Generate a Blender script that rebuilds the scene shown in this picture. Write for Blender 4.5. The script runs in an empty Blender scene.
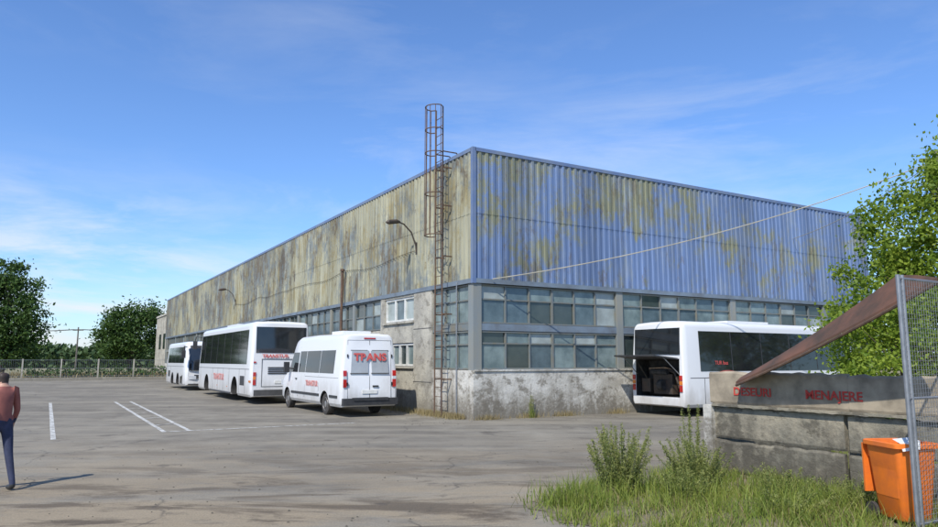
import bpy, math, random
import numpy as np
from mathutils import Vector, Matrix
random.seed(7); rng=np.random.default_rng(7)
R=math.radians
scene=bpy.context.scene
COL=scene.collection
# ------------------------------------------------------------ materials
def nmat(name):
    m=bpy.data.materials.new(name); m.use_nodes=True
    nt=m.node_tree; b=nt.nodes['Principled BSDF']
    return m,nt,b
def node(nt,t,ins=None,**kw):
    n=nt.nodes.new(t)
    for k,v in kw.items(): setattr(n,k,v)
    if ins:
        for k,v in ins.items():
            if isinstance(v,bpy.types.NodeSocket): nt.links.new(v,n.inputs[k])
            else: n.inputs[k].default_value=v
    return n
def c4(c): return (c[0],c[1],c[2],1)
def noise(nt,vec,scale,detail=5,rough=.55,dist=0):
    return node(nt,'ShaderNodeTexNoise',{'Vector':vec,'Scale':scale,'Detail':detail,'Roughness':rough,'Distortion':dist}).outputs['Fac']
def mapr(nt,v,a,b,c=0.,d=1.):
    return node(nt,'ShaderNodeMapRange',{'Value':v,'From Min':a,'From Max':b,'To Min':c,'To Max':d}).outputs[0]
def mixc(nt,f,a,b,bt='MIX'):
    n=nt.nodes.new('ShaderNodeMix'); n.data_type='RGBA'; n.blend_type=bt
    for i,v in ((0,f),(6,a),(7,b)):
        if isinstance(v,bpy.types.NodeSocket): nt.links.new(v,n.inputs[i])
        else: n.inputs[i].default_value=v if i==0 else c4(v)
    return n.outputs[2]
def math_(nt,op,a,b=0.):
    n=nt.nodes.new('ShaderNodeMath'); n.operation=op
    for i,v in ((0,a),(1,b)):
        if isinstance(v,bpy.types.NodeSocket): nt.links.new(v,n.inputs[i])
        else: n.inputs[i].default_value=v
    return n.outputs[0]
def objco(nt): return nt.nodes.new('ShaderNodeTexCoord').outputs['Object']
def mapping(nt,vec,sc,loc=(0,0,0)):
    return node(nt,'ShaderNodeMapping',{'Vector':vec,'Scale':sc,'Location':loc}).outputs[0]
def bump(nt,b,h,strength=.3,dist=.01):
    n=node(nt,'ShaderNodeBump',{'Height':h,'Strength':strength,'Distance':dist})
    nt.links.new(n.outputs[0],b.inputs['Normal'])
def pm(name,c1,c2=None,scale=4,rough=.7,metal=0,bmp=0,coat=0,spec=.5,a=.35,b_=.65,zs=1.):
    m,nt,b=nmat(name)
    b.inputs['Roughness'].default_value=rough; b.inputs['Metallic'].default_value=metal
    b.inputs['Specular IOR Level'].default_value=spec
    if coat: b.inputs['Coat Weight'].default_value=coat; b.inputs['Coat Roughness'].default_value=.05
    if c2 is None: c2=tuple(x*.8 for x in c1)
    v=mapping(nt,objco(nt),(1,1,zs))
    n=noise(nt,v,scale,6,.6)
    nt.links.new(mixc(nt,mapr(nt,n,a,b_),c1,c2),b.inputs['Base Color'])
    if bmp: bump(nt,b,noise(nt,v,scale*6,6),bmp)
    return m
def leafmat(name,dark,light,tr=.35):
    m,nt,b=nmat(name)
    g=nt.nodes.new('ShaderNodeNewGeometry').outputs['Random Per Island']
    n=noise(nt,objco(nt),1.1,3)
    f=math_(nt,'ADD',math_(nt,'MULTIPLY',g,.55),mapr(nt,n,.35,.65,0,.45))
    c=mixc(nt,f,dark,light)
    nt.links.new(c,b.inputs['Base Color']); b.inputs['Roughness'].default_value=.55
    b.inputs['Specular IOR Level'].default_value=.3
    t=node(nt,'ShaderNodeBsdfTranslucent',{'Color':c})
    ms=node(nt,'ShaderNodeMixShader',{0:tr})
    nt.links.new(b.outputs[0],ms.inputs[1]); nt.links.new(t.outputs[0],ms.inputs[2])
    nt.links.new(ms.outputs[0],nt.nodes['Material Output'].inputs[0])
    return m
def clad(name,main,alt,third,lo,hi,seed,zup=0.,brown=.6,blo=.55,t3=.50):
    m,nt,b=nmat(name); co=objco(nt)
    v=mapping(nt,co,(1,1,1),(seed,seed,0))
    big=noise(nt,mapping(nt,v,(1,1,.9)),.33,3,.5)
    mid=noise(nt,mapping(nt,v,(1.2,1.2,.75)),1.4,10,.76)
    st=noise(nt,mapping(nt,v,(7,7,.3)),1.,5,.65)
    fine=noise(nt,mapping(nt,v,(1,1,.5)),11,5,.75)
    z=node(nt,'ShaderNodeSeparateXYZ',{0:co}).outputs[2]
    msk=math_(nt,'ADD',math_(nt,'MULTIPLY',big,.45),math_(nt,'ADD',math_(nt,'MULTIPLY',mid,.45),math_(nt,'ADD',math_(nt,'MULTIPLY',st,.10),math_(nt,'MULTIPLY',fine,.12))))
    if zup: msk=math_(nt,'ADD',msk,mapr(nt,z,4.8,6.8,-zup,zup*.5))
    f=mapr(nt,msk,lo,hi)
    c=mixc(nt,math_(nt,'MULTIPLY',f,.92),main,alt)
    v2=mapping(nt,co,(1,1,.5),(seed+31,seed-8,3))
    f2=mapr(nt,math_(nt,'ADD',math_(nt,'MULTIPLY',noise(nt,v2,1.2,9,.76),.7),math_(nt,'MULTIPLY',st,.3)),t3,t3+.10,0,.8)
    c=mixc(nt,f2,c,third)
    v3=mapping(nt,co,(1,1,.4),(seed-13,seed+5,1))
    f3=mapr(nt,math_(nt,'ADD',math_(nt,'MULTIPLY',noise(nt,v3,2.6,9,.8),.7),math_(nt,'MULTIPLY',big,.3)),blo,blo+.055,0,brown)
    c=mixc(nt,f3,c,(.12,.09,.055))
    s=node(nt,'ShaderNodeSeparateXYZ',{0:co})
    sh=math_(nt,'FLOOR',math_(nt,'DIVIDE',math_(nt,'ADD',s.outputs[0],s.outputs[1]),1.04))
    wn=node(nt,'ShaderNodeTexWhiteNoise',{'W':sh},noise_dimensions='1D').outputs['Value']
    k=math_(nt,'MULTIPLY',mapr(nt,wn,0,1,.84,1.14),mapr(nt,st,.3,.75,1.2,.66))
    cc=node(nt,'ShaderNodeCombineXYZ',{0:k,1:k,2:k}).outputs[0]
    n=nt.nodes.new('ShaderNodeMix'); n.data_type='RGBA'; n.blend_type='MULTIPLY'; n.inputs[0].default_value=1
    nt.links.new(c,n.inputs[6]); nt.links.new(cc,n.inputs[7])
    nt.links.new(n.outputs[2],b.inputs['Base Color'])
    b.inputs['Roughness'].default_value=.6
    return m
M={}
M['clad_r']=clad('cladding_blue',(.135,.20,.345),(.215,.215,.12),(.20,.25,.33),.555,.61,9,.03,.55,.54)
M['clad_l']=clad('cladding_ochre',(.34,.33,.235),(.155,.185,.195),(.27,.215,.085),.525,.60,17,-.0,.85,.52,.49)
M['bluetrim']=pm('blue_trim',(.11,.17,.32),(.18,.22,.29),1.5,.5)
M['greytrim']=pm('grey_blue_trim',(.18,.23,.28),(.13,.15,.17),1.5,.6)
M['frame']=pm('window_frame_paint',(.15,.18,.19),(.19,.175,.13),3,.6)
M['wframe']=pm('white_frame',(.7,.7,.66),(.5,.5,.46),3,.5)
M['post']=pm('column_paint',(.20,.23,.24),(.26,.25,.20),1.5,.7,zs=.3)
def glassm(name,c,c2,r): return pm(name,c,c2,1.6,r,spec=.7)
M['g0']=glassm('pane_milky',(.22,.28,.27),(.11,.15,.15),.22)
M['g1']=glassm('pane_blue',(.12,.17,.19),(.06,.09,.105),.14)
M['g2']=glassm('pane_dark',(.035,.05,.05),(.06,.075,.07),.08)
M['g3']=glassm('pane_white',(.38,.43,.41),(.25,.28,.26),.4)
def plinth(name,a,bb,dirt,lo=.5):
    m,nt,b=nmat(name); co=objco(nt)
    z=node(nt,'ShaderNodeSeparateXYZ',{0:co}).outputs[2]
    n1=noise(nt,co,1.2,8,.65); n2=noise(nt,mapping(nt,co,(4,4,.6)),1,5,.6); n3=noise(nt,co,12,6,.7)
    c=mixc(nt,mapr(nt,n1,.4,.6),a,bb)
    f=math_(nt,'ADD',math_(nt,'MULTIPLY',math_(nt,'SUBTRACT',.75,z),.35),math_(nt,'ADD',math_(nt,'MULTIPLY',n2,.6),math_(nt,'MULTIPLY',n3,.5)))
    c=mixc(nt,mapr(nt,f,lo,.74,0,.9),c,dirt)
    f4=mapr(nt,noise(nt,mapping(nt,co,(1,1,1.3),(5,3,9)),2.2,9,.72),.53,.60,0,.7)
    c=mixc(nt,f4,c,tuple(x*.9 for x in dirt))
    nt.links.new(c,b.inputs['Base Color']); b.inputs['Roughness'].default_value=.9
    bump(nt,b,n3,.7,.03)
    return m
M['plinth']=plinth('whitewashed_plinth',(.60,.58,.52),(.38,.36,.31),(.17,.15,.115))
M['panel']=plinth('beige_concrete',(.48,.45,.37),(.34,.32,.27),(.22,.20,.16))
M['dirtyconc']=plinth('weathered_concrete',(.34,.30,.22),(.21,.195,.15),(.09,.08,.06),.48)
M['topconc']=pm('brown_concrete',(.38,.32,.23),(.19,.16,.115),2.2,.9,bmp=.5,a=.42,b_=.66)
M['oldred']=pm('red_lettering',(.55,.04,.03),(.46,.06,.04),12,.8)
M['rust']=pm('rusty_steel',(.085,.055,.04),(.15,.09,.055),6,.85,bmp=.2)
M['rustsheet']=pm('rust_sheet',(.16,.075,.045),(.07,.045,.03),2.5,.8,bmp=.3)
M['galv']=pm('galvanised_steel',(.34,.35,.36),(.24,.25,.26),8,.45,metal=.6)
M['darksteel']=pm('dark_steel',(.05,.045,.04),(.10,.07,.05),5,.6,metal=.3)
M['roof']=pm('roof_bitumen',(.09,.09,.09),(.06,.06,.06),1,.9)
def paint(name,c):
    m,nt,b=nmat(name); co=objco(nt)
    z=node(nt,'ShaderNodeSeparateXYZ',{0:co}).outputs[2]
    n1=noise(nt,mapping(nt,co,(1,1,.5)),2.5,6,.6)
    f=math_(nt,'ADD',math_(nt,'MULTIPLY',math_(nt,'SUBTRACT',.9,z),.5),math_(nt,'SUBTRACT',n1,.4))
    nt.links.new(mixc(nt,mapr(nt,f,0,.5,.03,.6),c,(.33,.30,.25)),b.inputs['Base Color'])
    b.inputs['Roughness'].default_value=.3; b.inputs['Coat Weight'].default_value=.4; b.inputs['Coat Roughness'].default_value=.1
    return m
M['white']=paint('white_paint',(.72,.73,.74))
M['film']=pm('white_window_film',(.42,.44,.46),(.34,.36,.38),2,.15,coat=.6)
M['blackglass']=pm('vehicle_glass',(.012,.014,.016),(.02,.022,.024),2,.06,spec=.8)
M['blackpl']=pm('black_plastic',(.025,.025,.027),(.045,.045,.045),6,.55)
M['seam']=pm('panel_gap',(.05,.05,.05),(.08,.08,.08),3,.8)
M['rubber']=pm('tyre_rubber',(.025,.024,.023),(.07,.06,.05),5,.85)
M['rim']=pm('wheel_rim',(.4,.4,.4),(.22,.21,.2),6,.4,metal=.5)
M['red']=pm('red_lamp',(.5,.015,.01),(.35,.01,.01),5,.2,coat=.5)
M['orange_l']=pm('amber_lamp',(.75,.22,.02),(.6,.18,.02),5,.2,coat=.5)
M['logo']=pm('red_livery',(.60,.09,.08),(.52,.10,.09),4,.4)
M['pink']=pm('pale_red_livery',(.68,.28,.25),(.62,.24,.22),4,.35)
M['lamp']=pm('clear_lamp',(.6,.62,.64),(.4,.42,.45),5,.15,coat=.5)
M['engine']=pm('engine_grime',(.02,.02,.02),(.06,.055,.05),6,.7)
M['bin']=pm('orange_plastic',(.85,.20,.02),(.68,.16,.03),5,.45)
M['paper']=pm('paper',(.75,.75,.72),(.6,.6,.56),6,.8)
M['line']=pm('road_paint',(.62,.62,.58),(.24,.225,.19),7,.8,a=.42,b_=.60)
M['bark']=pm('bark',(.10,.08,.055),(.05,.04,.03),6,.95,bmp=.4)
M['leafR']=leafmat('leaves_bright',(.07,.16,.015),(.38,.47,.06),.5)
M['leafL']=leafmat('leaves_dark',(.025,.06,.014),(.10,.17,.035),.3)
M['leafD']=leafmat('leaves_far',(.04,.075,.025),(.09,.14,.05),.2)
M['grass']=leafmat('grass_blades',(.09,.16,.025),(.32,.35,.07),.3)
M['weed']=leafmat('weed_leaves',(.08,.13,.03),(.38,.38,.12),.3)
M['dryw']=leafmat('dry_stems',(.22,.17,.08),(.34,.28,.14),.2)
M['wire']=pm('cable_sheath',(.42,.39,.30),(.32,.30,.24),3,.6)
M['wood']=pm('weathered_pole',(.16,.14,.12),(.1,.09,.07),3,.9)
M['skin']=pm('skin',(.52,.30,.21),(.46,.26,.18),8,.5)
M['shirt']=pm('faded_red_shirt',(.34,.12,.09),(.25,.085,.07),6,.85)
M['jeans']=pm('dark_blue_trousers',(.04,.05,.10),(.025,.03,.06),8,.85)
M['hair']=pm('brown_hair',(.05,.03,.02),(.03,.02,.015),20,.6)
M['shoe']=pm('dark_shoes',(.03,.03,.03),(.05,.05,.05),6,.5)
# ------------------------------------------------------------ mesh builder
class MB:
    def __init__(s,mats): s.v=[];s.f=[];s.m=[];s.mats=mats
    def mi(s,k):
        if k not in s.mats: s.mats.append(k)
        return s.mats.index(k)
    def add(s,vs,fs,k):
        o=len(s.v); s.v+=[tuple(p) for p in vs]; i=s.mi(k)
        for f in fs: s.f.append([o+a for a in f]); s.m.append(i)
    def box(s,a,b,k):
        x0,x1=sorted((a[0],b[0]));y0,y1=sorted((a[1],b[1]));z0,z1=sorted((a[2],b[2]))
        s.add([(x0,y0,z0),(x1,y0,z0),(x1,y1,z0),(x0,y1,z0),(x0,y0,z1),(x1,y0,z1),(x1,y1,z1),(x0,y1,z1)],
              [(3,2,1,0),(4,5,6,7),(0,1,5,4),(1,2,6,5),(2,3,7,6),(3,0,4,7)],k)
    def tube(s,pts,rad,k,n=8):
        pts=[Vector(p) for p in pts]; L=len(pts)
        if not hasattr(rad,'__len__'): rad=[rad]*L
        vs=[];up=Vector((.13,.21,.97)).normalized()
        for i,p in enumerate(pts):
            t=(pts[min(i+1,L-1)]-pts[max(i-1,0)]).normalized()
            a=t.cross(up)
            if a.length<.15: a=t.cross(Vector((1,0,0)))
            a.normalize(); b=t.cross(a)
            for j in range(n):
                th=2*math.pi*j/n; vs.append(p+(a*math.cos(th)+b*math.sin(th))*rad[i])
        fs=[]
        for i in range(L-1):
            for j in range(n):
                fs.append((i*n+j,i*n+(j+1)%n,(i+1)*n+(j+1)%n,(i+1)*n+j))
        fs.append(tuple(range(n))[::-1]); fs.append(tuple((L-1)*n+j for j in range(n)))
        s.add(vs,fs,k)
    def lathe_y(s,c,prof,k,n=28,sgn=1):
        vs=[];
        for r,y in prof:
            for j in range(n):
                th=2*math.pi*j/n; vs.append((c[0]+r*math.cos(th),c[1]+sgn*y,c[2]+r*math.sin(th)))
        fs=[]
        for i in range(len(prof)-1):
            for j in range(n):
                q=(i*n+j,i*n+(j+1)%n,(i+1)*n+(j+1)%n,(i+1)*n+j); fs.append(q)
        fs.append(tuple(range(n))); fs.append(tuple((len(prof)-1)*n+j for j in range(n)))
        s.add(vs,fs,k)
    def build(s,name,parent=None,smooth=None,fixn=False):
        me=bpy.data.meshes.new(name); me.from_pydata(s.v,[],s.f)
        for k in s.mats: me.materials.append(M[k])
        me.polygons.foreach_set('material_index',s.m)
        if fixn:
            import bmesh
            bm=bmesh.new(); bm.from_mesh(me); bmesh.ops.recalc_face_normals(bm,faces=bm.faces); bm.to_mesh(me); bm.free()
        if smooth:
            me.polygons.foreach_set('use_smooth',[True]*len(me.polygons))
            try: me.set_sharp_from_angle(angle=R(smooth))
            except Exception as e: print(e)
        me.update()
        o=bpy.data.objects.new(name,me); COL.objects.link(o)
        if parent: o.parent=parent
        return o
def root(name,loc,rz=0):
    e=bpy.data.objects.new(name,None); e.location=loc; e.rotation_euler=(0,0,rz); e.empty_display_size=.3
    COL.objects.link(e); return e
def text(s,loc,rot,size,k,parent,name='lettering',sx=1,bold=0.):
    cu=bpy.data.curves.new(name,'FONT'); cu.body=s; cu.size=size; cu.extrude=.002; cu.offset=bold
    cu.align_x='CENTER'; cu.align_y='CENTER'
    o=bpy.data.objects.new(name,cu); o.location=loc; o.rotation_euler=rot; o.scale=(sx,1,1); cu.materials.append(M[k])
    COL.objects.link(o); o.parent=parent; return o
# ------------------------------------------------------------ frame
TH=R(30.56); CX,CY=.15,22.06
U=Vector((math.cos(TH),math.sin(TH),0)); V=Vector((-math.sin(TH),math.cos(TH),0))
def WL(x,y,z=0): return Vector((CX,CY,z))+U*x+V*y
# ------------------------------------------------------------ camera
cam=bpy.data.cameras.new('camera'); co=bpy.data.objects.new('camera',cam); COL.objects.link(co)
cam.sensor_width=36; cam.lens=27.17; cam.clip_end=3000; cam.clip_start=.05
co.location=(0,0,1.8); co.rotation_euler=(R(90+7.8),0,0); scene.camera=co
# ------------------------------------------------------------ light
ELEV=47; S=Vector((-.42,-.91,0)).normalized()*math.cos(R(ELEV)); S.z=math.sin(R(ELEV))
sl=bpy.data.lights.new('sun','SUN'); sl.energy=4.9; sl.angle=R(.5); sl.color=(1,.95,.86)
so=bpy.data.objects.new('sun',sl); COL.objects.link(so); so.rotation_euler=(-S).to_track_quat('-Z','Y').to_euler(); so.location=(-20,-40,50)
w=bpy.data.worlds.new('World'); scene.world=w; w.use_nodes=True; nt=w.node_tree
bg=nt.nodes['Background']; bg.inputs[1].default_value=.14
sky=nt.nodes.new('ShaderNodeTexSky'); sky.sky_type='NISHITA'; sky.sun_disc=False
sky.sun_elevation=R(ELEV); sky.sun_rotation=math.atan2(S.x,S.y); sky.air_density=1.0; sky.dust_density=.4; sky.ozone_density=2.0
gen=nt.nodes.new('ShaderNodeTexCoord').outputs['Generated']
sp=node(nt,'ShaderNodeSeparateXYZ',{0:gen})
n1=noise(nt,mapping(nt,gen,(1.6,1.2,7.),(3.1,.4,.2)),1.6,8,.62,.4)
n2=noise(nt,mapping(nt,gen,(1,1,3)),1.1,3,.5)
cir=math_(nt,'MULTIPLY',mapr(nt,n1,.48,.76,0,.42),mapr(nt,n2,.38,.60))
n3=noise(nt,mapping(nt,gen,(3,3,13),(7,1,0)),1.5,9,.62,.3)
low=math_(nt,'MULTIPLY',mapr(nt,n3,.36,.56,0,.9),math_(nt,'MULTIPLY',mapr(nt,sp.outputs[2],.09,.25,1,0),mapr(nt,sp.outputs[0],-.18,-.42,0,1)))
cf=math_(nt,'MAXIMUM',cir,low)
tint=mixc(nt,1.,sky.outputs[0],(.80,1.05,1.42),'MULTIPLY')
fin=mixc(nt,cf,tint,(6.2,6.5,6.8))
nt.links.new(fin,bg.inputs[0])
vs_=scene.view_settings; vs_.view_transform='Standard'; vs_.look='None'; vs_.exposure=0; vs_.gamma=1
# ------------------------------------------------------------ ground
m,nt,b=nmat('dry_grass_ground'); cob=objco(nt)
c=mixc(nt,mapr(nt,noise(nt,cob,.12,8,.6),.4,.6),(.24,.20,.10),(.13,.14,.05))
c=mixc(nt,mapr(nt,noise(nt,cob,3,6,.7),.45,.7),c,(.30,.25,.15)); nt.links.new(c,b.inputs['Base Color']); b.inputs['Roughness'].default_value=.95
M['ground']=m
g=MB(['ground']); n_=24
g.add([(-1500,-300,0),(1500,-300,0),(1500,2200,0),(-1500,2200,0)],[(0,1,2,3)],'ground'); g.build('ground')
m,nt,b=nmat('old_asphalt'); cob=objco(nt)
big=noise(nt,cob,.16,6,.6); md=noise(nt,cob,.9,8,.65,.3); fi=noise(nt,cob,45,4,.7); spk=noise(nt,cob,160,2,.6)
c=mixc(nt,mapr(nt,big,.40,.60),(.185,.17,.14),(.27,.248,.20))
c=mixc(nt,mapr(nt,md,.38,.66,0,.75),c,(.14,.125,.10))
lng=noise(nt,mapping(nt,cob,(.12,.9,1),(4,7,0)),.8,6,.6)
c=mixc(nt,mapr(nt,lng,.48,.62,0,.55),c,(.30,.27,.21))
y=node(nt,'ShaderNodeSeparateXYZ',{0:cob}).outputs[1]
dust=math_(nt,'MULTIPLY',mapr(nt,y,18,9,0,1),mapr(nt,noise(nt,mapping(nt,cob,(.35,1.0,1),(2,5,0)),.6,8,.72,.6),.40,.56))
c=mixc(nt,math_(nt,'MULTIPLY',dust,.8),c,(.31,.25,.165))
stain=math_(nt,'MULTIPLY',mapr(nt,y,15.,8.5,0.15,1),mapr(nt,noise(nt,mapping(nt,cob,(.4,1.3,1),(9,1,0)),.75,8,.70,.5),.50,.58))
c=mixc(nt,math_(nt,'MULTIPLY',stain,.85),c,(.095,.075,.054))
oil=mapr(nt,noise(nt,mapping(nt,cob,(1,1,1),(20,20,0)),1.0,6,.65),.60,.68,0,.6); c=mixc(nt,oil,c,(.075,.066,.056))
dv=node(nt,'ShaderNodeVectorMath',{0:cob,1:node(nt,'ShaderNodeTexNoise',{'Vector':cob,'Scale':.8,'Detail':4.}).outputs['Color']},operation='ADD').outputs[0]
vor=node(nt,'ShaderNodeTexVoronoi',{'Vector':dv,'Scale':.22},feature='DISTANCE_TO_EDGE').outputs['Distance']
ck=math_(nt,'MULTIPLY',mapr(nt,vor,0,.007,1,0),mapr(nt,md,.42,.58)); c=mixc(nt,math_(nt,'MULTIPLY',ck,.7),c,(.06,.055,.05))
k=mapr(nt,math_(nt,'ADD',math_(nt,'MULTIPLY',fi,.6),math_(nt,'MULTIPLY',spk,.4)),.3,.7,.64,1.32)
kk=node(nt,'ShaderNodeCombineXYZ',{0:k,1:k,2:k}).outputs[0]
n=nt.nodes.new('ShaderNodeMix'); n.data_type='RGBA'; n.blend_type='MULTIPLY'; n.inputs[0].default_value=1
nt.links.new(c,n.inputs[6]); nt.links.new(kk,n.inputs[7]); nt.links.new(n.outputs[2],b.inputs['Base Color'])
b.inputs['Roughness'].default_value=.92; b.inputs['Specular IOR Level'].default_value=.25; bump(nt,b,fi,.6,.01)
M['asphalt']=m
a=MB(['asphalt'])
pl=[WL(-62,-60),WL(60,-60),WL(60,90),WL(0,90),WL(0,57),WL(-62,57)]
a.add([(p.x,p.y,.004) for p in pl],[tuple(range(6))],'asphalt'); a.build('asphalt_yard')
def line(mb,x0,y0,x1,y1,wd=.11):
    p=WL(x0,y0);q=WL(x1,y1);d=(q-p).normalized();nn=Vector((-d.y,d.x,0))*wd/2
    mb.add([(*(p-nn).xy,.009),(*(q-nn).xy,.009),(*(q+nn).xy,.009),(*(p+nn).xy,.009)],[(0,1,2,3)],'line')
ml=MB(['line'])
line(ml,-11.1,.23,-11.1,16.7); line(ml,-8.66,.92,-8.66,16.1); line(ml,-8.05,.92,-8.05,16.1); line(ml,-8.72,.86,-3.5,.86)
for q in range(5): line(ml,-8.6,3.+2.6*q,-8.11,3.4+2.6*q,.07)
ml.build('parking_markings')
gv=MB([])
for i in range(420):
    if i<260: p=Vector((random.uniform(-8,5),random.uniform(7.5,16),0))
    else: p=WL(random.uniform(-3,5),-.15-random.expovariate(2.)) if i<340 else WL(-.15-random.expovariate(1.5),random.uniform(0,8))
    r=random.uniform(.006,.022); vs=[]
    for dx,dy,dz in ((1,0,.1),(0,1,.1),(-1,0,.1),(0,-1,.1),(0,0,.9)): vs.append((p.x+dx*r*random.uniform(.6,1.3),p.y+dy*r*random.uniform(.6,1.3),.004+dz*r))
    gv.add(vs,[(0,1,4),(1,2,4),(2,3,4),(3,0,4)],'dirtyconc')
gv.build('gravel')
# ------------------------------------------------------------ hall
H=root('industrial_hall',(CX,CY,0),TH)
LEN=67.4; WID=21.6; ZC=4.36; ZT=8.5
def PB(mb,wall,s0,s1,d0,d1,z0,z1,k):
    if wall=='r': mb.box((s0,-d0,z0),(s1,-d1,z1),k)
    else: mb.box((-d0,s0,z0),(-d1,s1,z1),k)
core=MB([])
core.box((.2,.2,0),(WID-.02,LEN-.02,8.3),'panel'); core.box((.1,.1,8.3),(WID,LEN,8.36),'roof')
core.build('structure_and_roof',H)
def corrug(wall,s0,s1,z0,z1,k,name):
    mb=MB([]); per=.26; s=s0; prof=[]
    while s<s1-1e-4:
        for ds,d in ((0,.04),(.12,.04),(.14,.075),(.235,.075)):
            if s+ds<=s1: prof.append((s+ds,d))
        s+=per
    prof.append((s1,.04))
    for zi,(za,zb,o) in enumerate(((z0,(z0+z1)/2+.03,0.),((z0+z1)/2,z1,.012))):
        vs=[];fs=[]
        for (s,d) in prof:
            for z in (za,zb):
                vs.append((s,-(d+o),z) if wall=='r' else (-(d+o),s,z))
        for i in range(len(prof)-1):
            q=(2*i,2*i+2,2*i+3,2*i+1)
            fs.append(q if wall=='r' else q[::-1])
        mb.add(vs,fs,k)
    return mb.build(name,H)
corrug('r',0,WID,ZC,ZT,'clad_r','cladding_end_wall'); corrug('l',0,LEN,ZC,ZT,'clad_l','cladding_long_wall')
tr=MB([])
for wl_,L_ in (('r',WID),('l',LEN)):
    PB(tr,wl_,0,L_,.10,-.05,ZT-.04,ZT+.08,'bluetrim')
    PB(tr,wl_,0,L_,.095,-.1,ZC-.15,ZC-.005,'greytrim')
tr.box((-.10,-.10,ZC-.16),(.03,.03,ZT+.087),'bluetrim')
tr.build('blue_flashings',H)
def bank(mb,wall,s0,s1,z0,z1,n,fr='frame',weights=(.45,.3,.1,.15),trans=None,fw=.045,group=2):
    w_=(s1-s0)/n
    for i in range(n):
        a_=s0+i*w_; zs=[z0,z1] if trans is None else [z0,z0+(z1-z0)*trans,z1]
        for j in range(len(zs)-1):
            g_=random.choices(['g0','g1','g2','g3'],weights)[0]
            dd=random.uniform(-.062,-.05)
            t1,t2=random.uniform(-.006,.006),random.uniform(-.006,.006)
            pts=[(a_,dd+t1,zs[j]),(a_+w_,dd+t2,zs[j]),(a_+w_,dd-t1,zs[j+1]),(a_,dd-t2,zs[j+1])]
            vs=[(s_,-d_,z_) if wall=='r' else (-d_,s_,z_) for s_,d_,z_ in pts]
            mb.add(vs,[(0,1,2,3) if wall=='r' else (3,2,1,0)],g_)
        f2=fw*(1.7 if i%group==0 else 1)
        PB(mb,wall,a_-f2/2,a_+f2/2,.005,-.08,z0,z1,fr)
        if trans: PB(mb,wall,a_,a_+w_,-.01,-.08,zs[1]-fw/2,zs[1]+fw/2,fr)
    PB(mb,wall,s1-fw/2,s1+fw/2,.005,-.08,z0,z1,fr)
    PB(mb,wall,s0,s1,.012,-.08,z0-.001,z0+fw,fr); PB(mb,wall,s0,s1,.012,-.08,z1-fw,z1,fr)
wn=MB([])
for i,(s0,s1) in enumerate(((.25,5.85),(6.15,11.85),(12.15,17.85),(18.15,21.4))):
    n=6 if s1-s0>4 else 4
    bank(wn,'r',s0,s1,2.96,4.19,n,trans=.62,group=3,weights=(.5,.27,.1,.13))
    bank(wn,'r',s0,s1,1.52,2.72,n,weights=(.45,.3,.12,.13) if i==0 else (.3,.3,.35,.05),trans=None if i else .68,group=3)
bank(wn,'l',.3,2.65,2.96,4.19,3,trans=.6,weights=(.8,.1,.02,.08)); bank(wn,'l',.3,2.65,1.52,2.72,3,trans=.65,weights=(.8,.1,.02,.08))
bank(wn,'l',4.15,6.65,3.25,4.12,3,fr='wframe',weights=(.1,.3,.5,.1),fw=.07,group=1)
bank(wn,'l',4.15,6.0,1.6,2.42,3,fr='wframe',weights=(.1,.3,.5,.1),fw=.07,group=1)
bank(wn,'l',7.1,9.9,3.0,4.19,3,weights=(.2,.55,.2,.05),trans=.5); bank(wn,'l',10.2,12.8,3.0,4.19,3,weights=(.2,.5,.25,.05),trans=.5); bank(wn,'l',13.1,17.85,3.0,4.19,5,weights=(.2,.4,.35,.05),trans=.5)
s=18
while s<LEN-1:
    e=min(s+6,LEN)
    bank(wn,'l',s+.15,e-.15,2.96,4.19,8,weights=(.15,.35,.45,.05)); bank(wn,'l',s+.15,e-.15,1.52,2.72,8,weights=(.25,.35,.35,.05)); s+=6
wn.build('window_bands',H)
wb=MB([])
PB(wb,'r',-.05,WID,.06,-.2,0,1.5,'plinth'); PB(wb,'l',.2,2.7,.06,-.2,0,1.5,'plinth')
PB(wb,'r',.1,WID,.03,-.2,2.735,2.95,'greytrim'); PB(wb,'l',.1,2.7,.03,-.2,2.735,2.95,'frame')
PB(wb,'r',-.02,WID,.10,-.1,1.47,1.52,'plinth')
for s0 in (6,12,18,21.5): PB(wb,'r',s0-.15,s0+.15,.045,-.2,1.52,4.2,'post')
wb.box((-.05,-.05,1.5),(.25,.25,4.2),'post')
P='panel'
PB(wb,'l',2.7,4.1,.07,-.2,0,4.2,P); PB(wb,'l',6.7,7.05,.07,-.2,0,4.2,P)
PB(wb,'l',4.1,6.7,.05,-.2,0,1.58,P); PB(wb,'l',4.1,6.7,.05,-.2,2.44,3.22,P); PB(wb,'l',6.03,6.7,.05,-.2,1.58,2.44,P)
PB(wb,'l',4.1,6.7,.05,-.2,4.13,4.2,P)
PB(wb,'l',4.05,6.1,.13,.05,1.52,1.585,P); PB(wb,'l',4.05,6.75,.13,.05,3.16,3.225,P)
for z in (1.05,2.9): PB(wb,'l',2.71,4.09,.074,.0,z,z+.025,'seam')
PB(wb,'l',7.05,18,.04,-.2,0,.9,'plinth'); 
for a_,b_2 in ((7.05,9.9),(13.0,18)): PB(wb,'l',a_,b_2,.03,-.2,.9,2.97,P)
PB(wb,'l',9.95,12.95,.0,-.1,.9,2.97,'frame')
for k_ in range(7): PB(wb,'l',9.95+.45*k_,10.0+.45*k_,.03,0,0.9,2.95,'post')
for s0 in (7.05,10.05,12.95): PB(wb,'l',s0-.12,s0+.1,.05,-.2,2.97,4.2,'post')
PB(wb,'l',18,LEN,.05,-.2,0,1.5,'plinth'); PB(wb,'l',18,LEN,.04,-.2,2.735,2.95,'post')
s=18
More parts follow.
